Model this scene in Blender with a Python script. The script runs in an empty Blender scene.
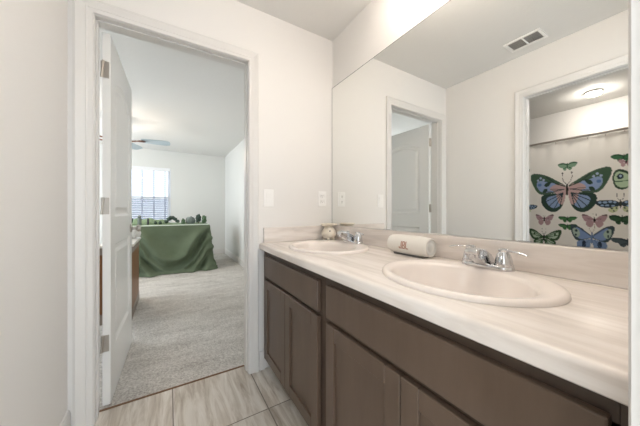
import bpy, bmesh, math, random
import numpy as np
from mathutils import Vector, Matrix
random.seed(7)
SC = bpy.context.scene
COL = SC.collection
PI = math.pi

# ------------------------------------------------------------------ camera
cam = bpy.data.cameras.new('camera')
cam.sensor_width = 36.0
cam.lens = 250.17 / 640 * 36.0
cam.shift_y = -(213.0 - 210.46) / 640
cam.clip_start = 0.01
camo = bpy.data.objects.new('camera', cam)
COL.objects.link(camo)
camo.location = (-1.1051, 0.0, 1.0704)
camo.rotation_euler = (PI / 2, 0, -0.5434)
SC.camera = camo

# ------------------------------------------------------------------ world and exposure
w = bpy.data.worlds.new('world')
SC.world = w
w.use_nodes = True
bg = w.node_tree.nodes['Background']
bg.inputs[0].default_value = (0.85, 0.93, 1.0, 1)
bg.inputs[1].default_value = 3.0
SC.view_settings.view_transform = 'Standard'
SC.view_settings.look = 'None'
SC.view_settings.exposure = 0.52
SC.view_settings.gamma = 1.0
SC.view_settings.use_curve_mapping = False
VANITY_LAMP = 23.0      # emission of the globes above the mirror
TUB_LAMP = 170.0
FAN_LAMP = 75.0


# ------------------------------------------------------------------ materials
def lin(h):
    h = h.lstrip('#')
    out = []
    for i in (0, 2, 4):
        c = int(h[i:i + 2], 16) / 255
        out.append(c / 12.92 if c <= .04045 else ((c + .055) / 1.055) ** 2.4)
    return (*out, 1)


def mat(name, color, rough=.5, metal=0.0, bump=0.0, bscale=200, vary=None, vscale=8, stretch=(1, 1, 1), emit=None, estr=0,
        trans=0, spec=None, coat=0):
    m = bpy.data.materials.new(name)
    m.use_nodes = True
    nt = m.node_tree
    b = nt.nodes['Principled BSDF']
    b.inputs['Base Color'].default_value = lin(color)
    b.inputs['Roughness'].default_value = rough
    b.inputs['Metallic'].default_value = metal
    b.inputs['Transmission Weight'].default_value = trans
    b.inputs['Coat Weight'].default_value = coat
    if spec is not None:
        b.inputs['Specular IOR Level'].default_value = spec
    tc = nt.nodes.new('ShaderNodeTexCoord')
    if vary:
        mp = nt.nodes.new('ShaderNodeMapping')
        mp.inputs['Scale'].default_value = stretch
        nt.links.new(tc.outputs['Object'], mp.inputs[0])
        n = nt.nodes.new('ShaderNodeTexNoise')
        n.inputs['Scale'].default_value = vscale
        n.inputs['Detail'].default_value = 6
        n.inputs['Roughness'].default_value = .6
        nt.links.new(mp.outputs[0], n.inputs['Vector'])
        r = nt.nodes.new('ShaderNodeValToRGB')
        r.color_ramp.elements[0].position = .3
        r.color_ramp.elements[1].position = .7
        r.color_ramp.elements[0].color = lin(color)
        r.color_ramp.elements[1].color = lin(vary)
        nt.links.new(n.outputs['Fac'], r.inputs[0])
        nt.links.new(r.outputs[0], b.inputs['Base Color'])
    if bump:
        n2 = nt.nodes.new('ShaderNodeTexNoise')
        n2.inputs['Scale'].default_value = bscale
        n2.inputs['Detail'].default_value = 3
        nt.links.new(tc.outputs['Object'], n2.inputs['Vector'])
        bp = nt.nodes.new('ShaderNodeBump')
        bp.inputs['Strength'].default_value = bump
        bp.inputs['Distance'].default_value = .004
        nt.links.new(n2.outputs['Fac'], bp.inputs['Height'])
        nt.links.new(bp.outputs[0], b.inputs['Normal'])
    if emit:
        b.inputs['Emission Color'].default_value = lin(emit)
        b.inputs['Emission Strength'].default_value = estr
    return m


def tile_mat():
    m = bpy.data.materials.new('travertine_tile')
    m.use_nodes = True
    nt = m.node_tree
    N, L = nt.nodes, nt.links
    b = N['Principled BSDF']
    tc = N.new('ShaderNodeTexCoord')
    sep = N.new('ShaderNodeSeparateXYZ')
    L.new(tc.outputs['Object'], sep.inputs[0])

    def mth(op, a, bb=None, c=None):
        n = N.new('ShaderNodeMath')
        n.operation = op
        for i, v in enumerate((a, bb, c)):
            if v is None:
                continue
            if isinstance(v, (int, float)):
                n.inputs[i].default_value = v
            else:
                L.new(v, n.inputs[i])
        return n.outputs[0]
    T = .4425
    tx = mth('DIVIDE', mth('ADD', sep.outputs[0], 1.0865 + 10 * T), T)
    ty = mth('DIVIDE', mth('ADD', sep.outputs[1], 10 * T - 1.301), T)
    fx, fy = mth('FRACT', tx), mth('FRACT', ty)
    ix, iy = mth('FLOOR', tx), mth('FLOOR', ty)
    ex = mth('MINIMUM', fx, mth('SUBTRACT', 1.0, fx))
    ey = mth('MINIMUM', fy, mth('SUBTRACT', 1.0, fy))
    edge = mth('MINIMUM', ex, ey)
    grout = mth('LESS_THAN', edge, .0065)
    seed = N.new('ShaderNodeCombineXYZ')
    L.new(ix, seed.inputs[0])
    L.new(iy, seed.inputs[1])
    wn = N.new('ShaderNodeTexWhiteNoise')
    wn.noise_dimensions = '2D'
    L.new(seed.outputs[0], wn.inputs['Vector'])
    off = N.new('ShaderNodeVectorMath')
    off.operation = 'MULTIPLY_ADD'
    L.new(wn.outputs['Color'], off.inputs[0])
    off.inputs[1].default_value = (9, 9, 9)
    L.new(tc.outputs['Object'], off.inputs[2])
    mp = N.new('ShaderNodeMapping')
    mp.inputs['Scale'].default_value = (9.5, 1.2, 1)
    mp.inputs['Rotation'].default_value = (0, 0, .12)
    L.new(off.outputs[0], mp.inputs[0])
    n = N.new('ShaderNodeTexNoise')
    n.inputs['Scale'].default_value = 2.2
    n.inputs['Detail'].default_value = 9
    n.inputs['Roughness'].default_value = .66
    n.inputs['Distortion'].default_value = .5
    L.new(mp.outputs[0], n.inputs['Vector'])
    r = N.new('ShaderNodeValToRGB')
    e = r.color_ramp.elements
    e[0].position, e[0].color = .28, lin('#9b8b7b')
    e[1].position, e[1].color = .72, lin('#ede8e0')
    x = e.new(.45)
    x.color = lin('#c7bcae')
    x = e.new(.55)
    x.color = lin('#ddd5ca')
    L.new(n.outputs['Fac'], r.inputs[0])
    tone = N.new('ShaderNodeMapRange')
    L.new(wn.outputs['Value'], tone.inputs[0])
    tone.inputs[3].default_value, tone.inputs[4].default_value = .82, 1.05
    mul = N.new('ShaderNodeVectorMath')
    mul.operation = 'SCALE'
    L.new(r.outputs[0], mul.inputs[0])
    L.new(tone.outputs[0], mul.inputs['Scale'])
    mx = N.new('ShaderNodeMix')
    mx.data_type = 'RGBA'
    L.new(grout, mx.inputs['Factor'])
    L.new(mul.outputs[0], mx.inputs['A'])
    mx.inputs['B'].default_value = lin('#7d746a')
    L.new(mx.outputs['Result'], b.inputs['Base Color'])
    b.inputs['Roughness'].default_value = .38
    bp = N.new('ShaderNodeBump')
    bp.invert = True
    bp.inputs['Strength'].default_value = .5
    bp.inputs['Distance'].default_value = .002
    L.new(grout, bp.inputs['Height'])
    L.new(bp.outputs[0], b.inputs['Normal'])
    return m


def carpet_mat():
    m = bpy.data.materials.new('carpet_pile')
    m.use_nodes = True
    nt = m.node_tree
    N, L = nt.nodes, nt.links
    b = N['Principled BSDF']
    b.inputs['Roughness'].default_value = .95
    b.inputs['Specular IOR Level'].default_value = .05
    tc = N.new('ShaderNodeTexCoord')
    n1 = N.new('ShaderNodeTexNoise')
    n1.inputs['Scale'].default_value = 90
    n1.inputs['Detail'].default_value = 4
    mp = N.new('ShaderNodeMapping')
    mp.inputs['Rotation'].default_value = (0, 0, .35)
    mp.inputs['Scale'].default_value = (1.2, 3.4, 1)
    L.new(tc.outputs['Object'], mp.inputs[0])
    n2 = N.new('ShaderNodeTexNoise')
    n2.inputs['Scale'].default_value = 2.4
    n2.inputs['Detail'].default_value = 3
    n2.inputs['Distortion'].default_value = .7
    L.new(tc.outputs['Object'], n1.inputs['Vector'])
    L.new(mp.outputs[0], n2.inputs['Vector'])
    ad = N.new('ShaderNodeMath')
    ad.operation = 'MULTIPLY_ADD'
    L.new(n2.outputs['Fac'], ad.inputs[0])
    ad.inputs[1].default_value = .45
    L.new(n1.outputs['Fac'], ad.inputs[2])
    r = N.new('ShaderNodeValToRGB')
    e = r.color_ramp.elements
    e[0].position, e[0].color = .45, lin('#a19b94')
    e[1].position, e[1].color = 1.1 - .0, lin('#dcd8d2')
    e[1].position = .88
    L.new(ad.outputs[0], r.inputs[0])
    L.new(r.outputs[0], b.inputs['Base Color'])
    bp = N.new('ShaderNodeBump')
    bp.inputs['Strength'].default_value = 1
    bp.inputs['Distance'].default_value = .012
    L.new(n1.outputs['Fac'], bp.inputs['Height'])
    L.new(bp.outputs[0], b.inputs['Normal'])
    return m


def counter_mat(name='streaked_laminate', sc=(9, 1.1, 9)):
    m = bpy.data.materials.new(name)
    m.use_nodes = True
    nt = m.node_tree
    N, L = nt.nodes, nt.links
    b = N['Principled BSDF']
    b.inputs['Roughness'].default_value = .22
    tc = N.new('ShaderNodeTexCoord')
    mp = N.new('ShaderNodeMapping')
    mp.inputs['Rotation'].default_value = (0, 0, .10)
    mp.inputs['Scale'].default_value = sc
    L.new(tc.outputs['Object'], mp.inputs[0])
    n = N.new('ShaderNodeTexNoise')
    n.inputs['Scale'].default_value = 2.4
    n.inputs['Detail'].default_value = 7
    n.inputs['Roughness'].default_value = .55
    n.inputs['Distortion'].default_value = .45
    L.new(mp.outputs[0], n.inputs['Vector'])
    r = N.new('ShaderNodeValToRGB')
    e = r.color_ramp.elements
    e[0].position, e[0].color = .30, lin('#d6cec8')
    e[1].position, e[1].color = .66, lin('#f1eae4')
    x = e.new(.44)
    x.color = lin('#e3dad2')
    x = e.new(.53)
    x.color = lin('#ebe3dc')
    L.new(n.outputs['Fac'], r.inputs[0])
    L.new(r.outputs[0], b.inputs['Base Color'])
    return m


M = {}
M['wall'] = mat('warm_white_paint', '#e8e5e1', .6, bump=.10, bscale=130)
M['ceil'] = mat('knockdown_ceiling', '#e4e2de', .8, bump=.55, bscale=45)
M['bedwall'] = mat('pale_grey_paint', '#dfdfdb', .7, bump=.08, bscale=130)
M['trim'] = mat('white_gloss_trim', '#dddad6', .35)
M['doorw'] = mat('white_door_paint', '#e8e7e4', .35)
M['tile'] = tile_mat()
M['carpet'] = carpet_mat()
M['counter'] = counter_mat()
M['counterx'] = counter_mat('streaked_laminate_crosswise', (1.6, 9, 9))
M['wood'] = mat('brown_stained_maple', '#58483c', .36, vary='#635245', vscale=5, stretch=(3, 3, .6))
M['wood_shaded'] = mat('shaded_stained_maple', '#46392f', .5, vary='#4f4136', vscale=6, stretch=(3, 3, .6))  # darker copy of the cabinet wood, with the shade put into its colour
M['porc'] = mat('bisque_porcelain', '#efe6df', .22)
M['chrome'] = mat('chrome', '#d6d7d9', .07, 1.0)
M['nickel'] = mat('satin_nickel', '#b9b3ab', .38, 1.0)
M['mirror'] = mat('mirror_silver', '#f5f6f4', .0, 1.0)
M['mirror_edge'] = mat('mirror_edge', '#5b605c', .3)
M['plate'] = mat('white_plastic', '#f3f1ee', .3)
M['slot'] = mat('dark_slot', '#858079', .6)
M['duct'] = mat('grey_duct', '#a39f98', .7)
M['spk'] = mat('cream_mesh_fabric', '#ebe7df', .75, bump=.5, bscale=600)
M['spkcap'] = mat('pale_grey_rubber', '#dcdcd9', .45)
M['spkbase'] = mat('grey_rubber_foot', '#6c6a66', .6)
M['logo'] = mat('salmon_badge', '#b08876', .5)
M['ceramic'] = mat('cream_ceramic', '#f0e9dc', .3, vary='#e6dbc8', vscale=20)
M['wax'] = mat('yellow_green_wax', '#c9bf86', .35)
M['glassw'] = mat('frosted_lamp_glass', '#fff4e4', .4, emit='#fff4ea', estr=VANITY_LAMP)
M['tublamp'] = mat('lit_dome_glass', '#fff6ea', .4, emit='#fff8f0', estr=TUB_LAMP)
M['fanlamp'] = mat('lit_fan_glass', '#fff0dc', .4, emit='#ffeedb', estr=FAN_LAMP)
M['bronze'] = mat('copper_bronze', '#7a5a4c', .35, .8)
M['blade'] = mat('pale_fan_blade', '#aab9c2', .5)
M['blind'] = mat('white_blind_slat', '#eff0f2', .5)
M['tape'] = mat('grey_blind_tape', '#8d93a3', .8)
M['vinyl'] = mat('white_vinyl', '#e9ecf0', .4)
M['oak'] = mat('orange_brown_wood', '#8a5a2c', .45, vary='#6f4520', vscale=6, stretch=(6, 6, .8))
M['desktop'] = mat('white_laminate', '#e4e0d8', .3)
M['taupe'] = mat('taupe_wood', '#8f8377', .5)
M['cloth'] = mat('sage_green_cotton', '#68735f', .9, vary='#5c6853', vscale=3, spec=.1)
M['board'] = mat('white_foam_board', '#e6eee4', .6)
M['grass'] = mat('model_grass', '#8a9c7e', .95, bump=1, bscale=60, vary='#6c8466', vscale=25)
M['leaf'] = mat('dark_green_foliage', '#46584e', .9, bump=1, bscale=80, vary='#34453e', vscale=40)
M['leaf2'] = mat('mid_green_foliage', '#66805f', .9, bump=1, bscale=80, vary='#4c664e', vscale=40)
M['rock'] = mat('grey_stone', '#7b8580', .9, bump=1, bscale=40, vary='#5d6864', vscale=20)
M['bark'] = mat('brown_bark', '#54463a', .9)
M['black'] = mat('black_plastic', '#262a2c', .5)
M['steel'] = mat('pale_bronze_rod', '#b5aca2', .35, .2)
M['tub'] = mat('white_acrylic', '#eeece7', .15)
M['paper'] = mat('white_crumpled_cotton', '#e8e6e1', .9)
M['strip'] = mat('brown_tack_strip', '#7a5b40', .6)

# window glass lets light straight through
gm = bpy.data.materials.new('window_glass')
gm.use_nodes = True
_nt = gm.node_tree
_nt.nodes.remove(_nt.nodes['Principled BSDF'])
_t = _nt.nodes.new('ShaderNodeBsdfTransparent')
_t.inputs['Color'].default_value = (.66, .68, .72, 1)
_g = _nt.nodes.new('ShaderNodeBsdfGlossy')
_g.inputs['Roughness'].default_value = .02
_mx = _nt.nodes.new('ShaderNodeMixShader')
_mx.inputs[0].default_value = .02
_nt.links.new(_t.outputs[0], _mx.inputs[1])
_nt.links.new(_g.outputs[0], _mx.inputs[2])
_nt.links.new(_mx.outputs[0], _nt.nodes['Material Output'].inputs[0])
M['glass'] = gm
sm = bpy.data.materials.new('insect_screen_mesh')
sm.use_nodes = True
_nt = sm.node_tree
_p = _nt.nodes['Principled BSDF']
_p.inputs['Base Color'].default_value = lin('#8a8f9c')
_p.inputs['Alpha'].default_value = .42
M['screen'] = sm
# printed curtain takes its print from a colour attribute
cm = bpy.data.materials.new('printed_curtain_fabric')
cm.use_nodes = True
_nt = cm.node_tree
_a = _nt.nodes.new('ShaderNodeAttribute')
_a.attribute_name = 'print'
_p = _nt.nodes['Principled BSDF']
_p.inputs['Roughness'].default_value = .8
_nt.links.new(_a.outputs['Color'], _p.inputs['Base Color'])
_tr = _nt.nodes.new('ShaderNodeBsdfTranslucent')
_nt.links.new(_a.outputs['Color'], _tr.inputs['Color'])
_ms = _nt.nodes.new('ShaderNodeMixShader')
_ms.inputs[0].default_value = .45
_nt.links.new(_p.outputs[0], _ms.inputs[1])
_nt.links.new(_tr.outputs[0], _ms.inputs[2])
_nt.links.new(_ms.outputs[0], _nt.nodes['Material Output'].inputs[0])
M['curtain'] = cm


# ------------------------------------------------------------------ mesh helpers
def box(bm, x0, x1, y0, y1, z0, z1, bev=0.0, seg=2):
    a = bmesh.ops.create_cube(bm, size=1)
    vs = a['verts']
    for v in vs:
        v.co = Vector((x0 + (v.co.x + .5) * (x1 - x0), y0 + (v.co.y + .5) * (y1 - y0), z0 + (v.co.z + .5) * (z1 - z0)))
    if bev:
        es = list({e for v in vs for e in v.link_edges})
        bmesh.ops.bevel(bm, geom=es, offset=bev, segments=seg, profile=.5, affect='EDGES')
    return vs


def ring(bm, c, u, v, ru, rv, n):
    return [bm.verts.new(c + u * (ru * math.cos(2 * PI * k / n)) + v * (rv * math.sin(2 * PI * k / n))) for k in range(n)]


def skin(bm, rings, close=True, cap0=True, cap1=True):
    for a, b in zip(rings, rings[1:]):
        n = len(a)
        for k in range(n if close else n - 1):
            bm.faces.new((a[k], a[(k + 1) % n], b[(k + 1) % n], b[k]))
    if cap0:
        bm.faces.new(list(reversed(rings[0])))
    if cap1:
        bm.faces.new(rings[-1])


def tube(bm, pts, radii, n=12, flat=1.0, up=Vector((0, 0, 1)), cap=True):
    pts = [Vector(p) for p in pts]
    if isinstance(radii, (int, float)):
        radii = [radii] * len(pts)
    rs = []
    for i, p in enumerate(pts):
        d = (pts[min(i + 1, len(pts) - 1)] - pts[max(i - 1, 0)]).normalized()
        s = d.cross(up)
        if s.length < 1e-4:
            s = d.cross(Vector((1, 0, 0)))
        s.normalize()
        t = s.cross(d).normalized()
        rs.append(ring(bm, p, s, t, radii[i], radii[i] * flat, n))
    skin(bm, rs, True, cap, cap)


def lathe(bm, prof, c=(0, 0, 0), n=32, axis='z', cap0=True, cap1=True, ex=1.0, ey=1.0):
    c = Vector(c)
    U = {'z': (Vector((1, 0, 0)), Vector((0, 1, 0)), Vector((0, 0, 1))),
         'y': (Vector((1, 0, 0)), Vector((0, 0, 1)), Vector((0, 1, 0))),
         'x': (Vector((0, 1, 0)), Vector((0, 0, 1)), Vector((1, 0, 0)))}[axis]
    rs = [ring(bm, c + U[2] * z, U[0], U[1], max(r, 1e-4) * ex, max(r, 1e-4) * ey, n) for r, z in prof]
    skin(bm, rs, True, cap0, cap1)


def prism(bm, poly, axis, a, b):
    """poly: 2-D points in the plane across `axis`; from a to b along it."""
    def P(p, t):
        return {'x': (t, p[0], p[1]), 'y': (p[0], t, p[1]), 'z': (p[0], p[1], t)}[axis]
    A = [bm.verts.new(P(p, a)) for p in poly]
    B = [bm.verts.new(P(p, b)) for p in poly]
    n = len(poly)
    for k in range(n):
        bm.faces.new((A[k], A[(k + 1) % n], B[(k + 1) % n], B[k]))
    bm.faces.new(list(reversed(A)))
    bm.faces.new(B)


def wloc(o):
    v = Vector((0, 0, 0))
    while o:
        v += o.location
        o = o.parent
    return v


def obj(name, bm, m, parent=None, smooth=None, loc=None):
    bmesh.ops.recalc_face_normals(bm, faces=bm.faces[:])
    base = wloc(parent) if parent else Vector(loc or (0, 0, 0))
    bmesh.ops.translate(bm, verts=bm.verts[:], vec=-base)
    me = bpy.data.meshes.new(name)
    bm.to_mesh(me)
    bm.free()
    for x in (m if isinstance(m, (list, tuple)) else [m]):
        me.materials.append(x)
    if smooth is not None:
        me.polygons.foreach_set('use_smooth', [True] * len(me.polygons))
        me.set_sharp_from_angle(angle=math.radians(smooth))
    o = bpy.data.objects.new(name, me)
    COL.objects.link(o)
    if parent:
        o.parent = parent
    else:
        o.location = base
    return o


def tag(o, label, cat, group=None):
    o['label'] = label
    o['category'] = cat
    if group:
        o['group'] = group
    return o


def thing(name, label, cat, loc, group=None):
    o = bpy.data.objects.new(name, None)
    o.empty_display_size = .05
    COL.objects.link(o)
    o.location = loc
    return tag(o, label, cat, group)


def struct(name, bm, m, label=None, parent=None, smooth=None):
    o = obj(name, bm, m, parent, smooth)
    if not parent:
        o['kind'] = 'structure'
    if label:
        o['label'] = label
    return o


def sempty(name, loc, label=None):
    o = bpy.data.objects.new(name, None)
    COL.objects.link(o)
    o.location = loc
    o['kind'] = 'structure'
    if label:
        o['label'] = label
    return o


def copy_tree(o, parent=None):
    c = o.copy()
    COL.objects.link(c)
    if parent:
        c.parent = parent
    for ch in list(o.children):
        copy_tree(ch, c)
    return c


def BM():
    return bmesh.new()


def slab(*a, **k):
    b = BM()
    box(b, *a, **k)
    return b


# ------------------------------------------------------------------ measures
D = 1.648            # far wall
WT = .105            # wall thickness
XL = -1.52           # left wall
HC = 2.413           # ceiling
YN = .0475            # near wall face
DX0, DX1, DH = -1.422, -.660, 2.047      # bedroom doorway (jamb faces)
TY0, TY1, TH = .16, .937, 2.047          # tub room opening
BX0, BX1, BY0, BY1 = -3.3, .10, D + WT, 6.60   # bedroom
ZC = .8514           # countertop
CASE = [(0, 0), (0, .009), (.003, .011), (.018, .0115), (.022, .014), (.026, .0125), (.034, .0135), (.05, .017), (.056, .018), (.060, .0155), (.064, .0145), (.064, 0)]

# ------------------------------------------------------------------ bathroom shell
struct('floor', slab(XL - WT, .12, -1.2, D + .095, -.06, 0), M['tile'], 'streaked beige stone tile floor of the bathroom')
struct('ceiling', slab(XL - WT, .12, -WT, D + WT, HC, HC + .08), M['ceil'], 'textured off-white bathroom ceiling')
struct('wall_right', slab(.006, .12, YN - WT, D, 0, HC), M['wall'], 'white wall that carries the long mirror')
b = BM()
J = .02
box(b, XL - WT, DX0 - J, D, D + WT, 0, HC)
box(b, DX1 + J, .12, D, D + WT, 0, HC)
box(b, DX0 - J, DX1 + J, D, D + WT, DH + J, HC)
struct('wall_far', b, M['wall'], 'white wall with the doorway to the bedroom')
b = BM()
box(b, XL - WT, XL, TY1 + J, D, 0, HC)
box(b, XL - WT, XL, YN - WT, TY0 - J, 0, HC)
box(b, XL - WT, XL, TY0 - J, TY1 + J, TH + J, HC)
struct('wall_left', b, M['wall'], 'white wall opposite the mirror with the opening to the tub')
NX0, NX1, NH = -1.46, -.688, 2.045
b = BM()
box(b, XL, NX0 - J, YN - WT, YN, 0, HC)
box(b, NX1 + J, .006, YN - WT, YN, 0, HC)
box(b, NX0 - J, NX1 + J, YN - WT, YN, NH + J, HC)
struct('wall_near', b, M['wall'], 'white wall around the doorway at the near end of the vanity')


struct('ceiling_light_block', slab(-1.72, .12, -1.2, YN - WT, HC, HC + .08), M['ceil'])  # unseen slab behind the camera, added to cut the daylight from above
struct('wall_light_block', slab(-1.72, -1.60, -1.2, YN - WT, 0, HC), M['wall'])  # unseen wall behind the camera, added to keep daylight off the near jamb


def casing(bm, a0, a1, h, plane, axis, sgn, reveal=.003, prof=CASE, kl=1.0):
    """U-shaped mitred casing round an opening a0..a1 up to h, on the plane `axis`=plane, standing out by sgn*q."""
    a0, a1, h = a0 - reveal, a1 + reveal, h + reveal
    n = len(prof)
    rows = []
    for p, q in prof:
        t = plane + sgn * q
        pts = [(a0 - p * kl, 0), (a0 - p * kl, h + p), (a1 + p, h + p), (a1 + p, 0)]
        rows.append([bm.verts.new((u, t, z) if axis == 'y' else (t, u, z)) for u, z in pts])
    for k in range(n):
        A, B = rows[k], rows[(k + 1) % n]
        for s in range(3):
            bm.faces.new((A[s], A[s + 1], B[s + 1], B[s]))
    for s in (0, 3):
        bm.faces.new([r[s] for r in rows])


def jamb(bm, a0, a1, h, w0, w1, axis, stop=None):
    def bx(u0, u1, z0, z1, t0=w0, t1=w1):
        if axis == 'y':
            box(bm, u0, u1, t0, t1, z0, z1, .001, 1)
        else:
            box(bm, t0, t1, u0, u1, z0, z1, .001, 1)
    bx(a0 - J, a0, 0, h)
    bx(a1, a1 + J, 0, h)
    bx(a0 - J, a1 + J, h, h + J)
    if stop:
        s0, s1 = stop
        bx(a0, a0 + .006, 0, h, s0, s1)
        bx(a1 - .006, a1, 0, h, s0, s1)
        bx(a0, a1, h - .006, h, s0, s1)


# bedroom doorway trim
t = sempty('trim_1', (DX0, D, 0), 'white moulded casing around the bedroom doorway')
b = BM(); casing(b, DX0, DX1, DH, D, 'y', -1, kl=1.16); struct('casing', b, M['trim'], parent=t)
b = BM(); jamb(b, DX0, DX1, DH, D, D + WT, 'y', (D + .033, D + .064)); struct('jamb', b, M['trim'], parent=t)
b = BM(); casing(b, DX0, DX1, DH, D + WT, 'y', 1); struct('casing', b, M['trim'], parent=t)
# tub room opening trim
t = sempty('trim_2', (XL, TY1, 0), 'white moulded casing around the opening to the tub room')
b = BM(); casing(b, TY0, TY1, TH, XL, 'x', 1); struct('casing', b, M['trim'], parent=t)
b = BM(); jamb(b, TY0, TY1, TH, XL - WT, XL, 'x', (XL - .075, XL - .04)); struct('jamb', b, M['trim'], parent=t)
# near doorway trim
t = sempty('trim_3', (NX1, YN, 0), 'white door casing at the near end of the countertop')
b = BM(); casing(b, NX0 + .06, NX1, NH, YN, 'y', 1); struct('casing', b, M['trim'], parent=t)
b = BM(); jamb(b, NX0 + .06, NX1, NH, YN - WT, YN, 'y'); struct('jamb', b, M['trim'], parent=t)
# threshold strip
struct('trim_4', slab(DX0, DX1, D + .094, D + .103, -.01, .006, bev=.002), M['strip'], 'thin brown strip where tile meets carpet')

BB = [(0, 0), (0, .012), (.10, .012), (.115, .009), (.125, .004), (.125, 0)]   # (height, out)


def baseboard(name, axis, plane, sgn, a, c, label, h=1.0):
    b = BM()
    if axis == 'y':       # runs along x on plane y
        prism(b, [(plane + sgn * q, p * h) for p, q in BB], 'x', a, c)
    else:
        prism(b, [(plane + sgn * q, p * h) for p, q in BB], 'y', a, c)
    struct(name, b, M['trim'], label)


baseboard('baseboard_left', 'x', XL, 1, TY1 + .075, D, 'white baseboard along the left bathroom wall', .93)
baseboard('baseboard_far', 'y', D, -1, DX1 + .075, -.553, 'short white baseboard between doorway casing and vanity')

# ------------------------------------------------------------------ bedroom shell
struct('floor_bedroom', slab(BX0, BX1, D + .098, BY1 + .1, -.06, .004), M['carpet'], 'plush beige bedroom carpet')
struct('ceiling_bedroom', slab(BX0 - .1, BX1 + .1, BY0, BY1 + .1, HC, HC + .08), M['ceil'], 'white textured bedroom ceiling')
struct('wall_bedroom_right', slab(BX1, BX1 + .1, BY0, BY1 + .1, 0, HC), M['bedwall'], 'pale grey right wall of the bedroom')
WX0, WX1, WZ0, WZ1 = -2.13, -1.07, .72, 2.02
b = BM()
box(b, BX0 - .1, WX0, BY1, BY1 + .1, 0, HC)
box(b, WX1, BX1, BY1, BY1 + .1, 0, HC)
box(b, WX0, WX1, BY1, BY1 + .1, 0, WZ0)
box(b, WX0, WX1, BY1, BY1 + .1, WZ1, HC)
struct('wall_bedroom_far', b, M['bedwall'], 'pale grey far wall of the bedroom with the window')
b = BM()   # unseen left wall; its wide opening is added to let daylight into the bedroom
box(b, BX0 - .1, BX0, BY0, 3.15, 0, HC)
box(b, BX0 - .1, BX0, 6.3, BY1, 0, HC)
box(b, BX0 - .1, BX0, 3.15, 6.3, 0, .25)
box(b, BX0 - .1, BX0, 3.15, 6.3, 2.3, HC)
struct('wall_bedroom_left', b, M['bedwall'])
struct('wall_bedroom_near', slab(BX0 - .1, XL - WT, D, BY0, 0, HC), M['bedwall'])
baseboard('baseboard_bedroom_far', 'y', BY1, -1, BX0, BX1, 'white baseboard under the bedroom window wall')
baseboard('baseboard_bedroom_right', 'x', BX1, -1, BY0, BY1, 'white baseboard along the right bedroom wall')

# window_1 with sashes, pane, screen
wn = sempty('window_1', ((WX0 + WX1) / 2, BY1, WZ0), 'white vinyl bedroom window behind the blinds')
b = BM()
fy0, fy1 = BY1 + .05, BY1 + .095
for x0, x1, z0, z1 in ((WX0, WX0 + .05, WZ0, WZ1), (WX1 - .055, WX1, WZ0, WZ1), (WX0, WX1, WZ0, WZ0 + .05), (WX0, WX1, WZ1 - .05, WZ1)):
    box(b, x0, x1, fy0, fy1, z0, z1, .003, 1)
struct('window_frame', b, M['vinyl'], parent=wn)
b = BM()
box(b, WX0 + .05, WX1 - .055, fy0, fy1 - .01, 1.33, 1.385, .003, 1)
struct('meeting_rail', b, M['vinyl'], parent=wn)
struct('pane', slab(WX0 + .05, WX1 - .055, fy0 + .015, fy0 + .019, WZ0 + .05, 1.33), M['glass'], parent=wn)
struct('pane', slab(WX0 + .05, WX1 - .055, fy0 + .025, fy0 + .029, 1.385, WZ1 - .05), M['glass'], parent=wn)
struct('insect_screen', slab(WX0 + .05, WX1 - .055, fy1 - .006, fy1 - .0055, WZ0 + .05, 1.33), M['screen'], parent=wn)
struct('window_sill', slab(WX0 - .02, WX1 + .02, BY1 - .03, BY1 + .05, WZ0 - .02, WZ0, bev=.004), M['trim'], parent=wn)

# ------------------------------------------------------------------ tub room shell
TX0, TX1 = -3.47, XL - WT
TYA, TYB = .10, D
struct('floor_tub_room', slab(TX0, TX1, TYA - .1, TYB + .1, -.06, 0), M['tile'])
struct('ceiling_tub_room', slab(TX0 - .1, TX1, TYA - .1, TYB + .1, HC, HC + .08), M['ceil'], 'off-white ceiling over the tub')
struct('wall_tub_back', slab(TX0 - .1, TX0, TYA - .1, TYB + .1, 0, HC), M['wall'], 'white wall behind the shower curtain')
struct('wall_tub_near', slab(TX0, TX1, TYA - .1, TYA, 0, HC), M['wall'])
struct('wall_tub_far', slab(TX0, TX1, TYB, TYB + .1, 0, HC), M['wall'])

# ------------------------------------------------------------------ bedroom door leaf, open at right angles
dx0, dx1 = -1.4125, -1.378
dy0, dy1 = BY0 + .012, BY0 + .012 + .748
dl = sempty('door_1', (dx0, dy0, 0), 'white two-panel door standing open into the bedroom')


def arch_poly(y0, y1, z0, z1, rise, n=14):
    pts = [(y0, z0), (y1, z0)]
    for k in range(n + 1):
        t = k / n
        pts.append((y1 + (y0 - y1) * t, z1 + rise * (1 - (2 * t - 1) ** 2)))
    return pts


def inset_poly(p, d):
    cy = (min(q[0] for q in p) + max(q[0] for q in p)) / 2
    cz = (min(q[1] for q in p) + max(q[1] for q in p)) / 2
    hy = (max(q[0] for q in p) - min(q[0] for q in p)) / 2
    hz = (max(q[1] for q in p) - min(q[1] for q in p)) / 2
    return [(cy + (q[0] - cy) * (hy - d) / hy, cz + (q[1] - cz) * (hz - d) / hz) for q in p]


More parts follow.
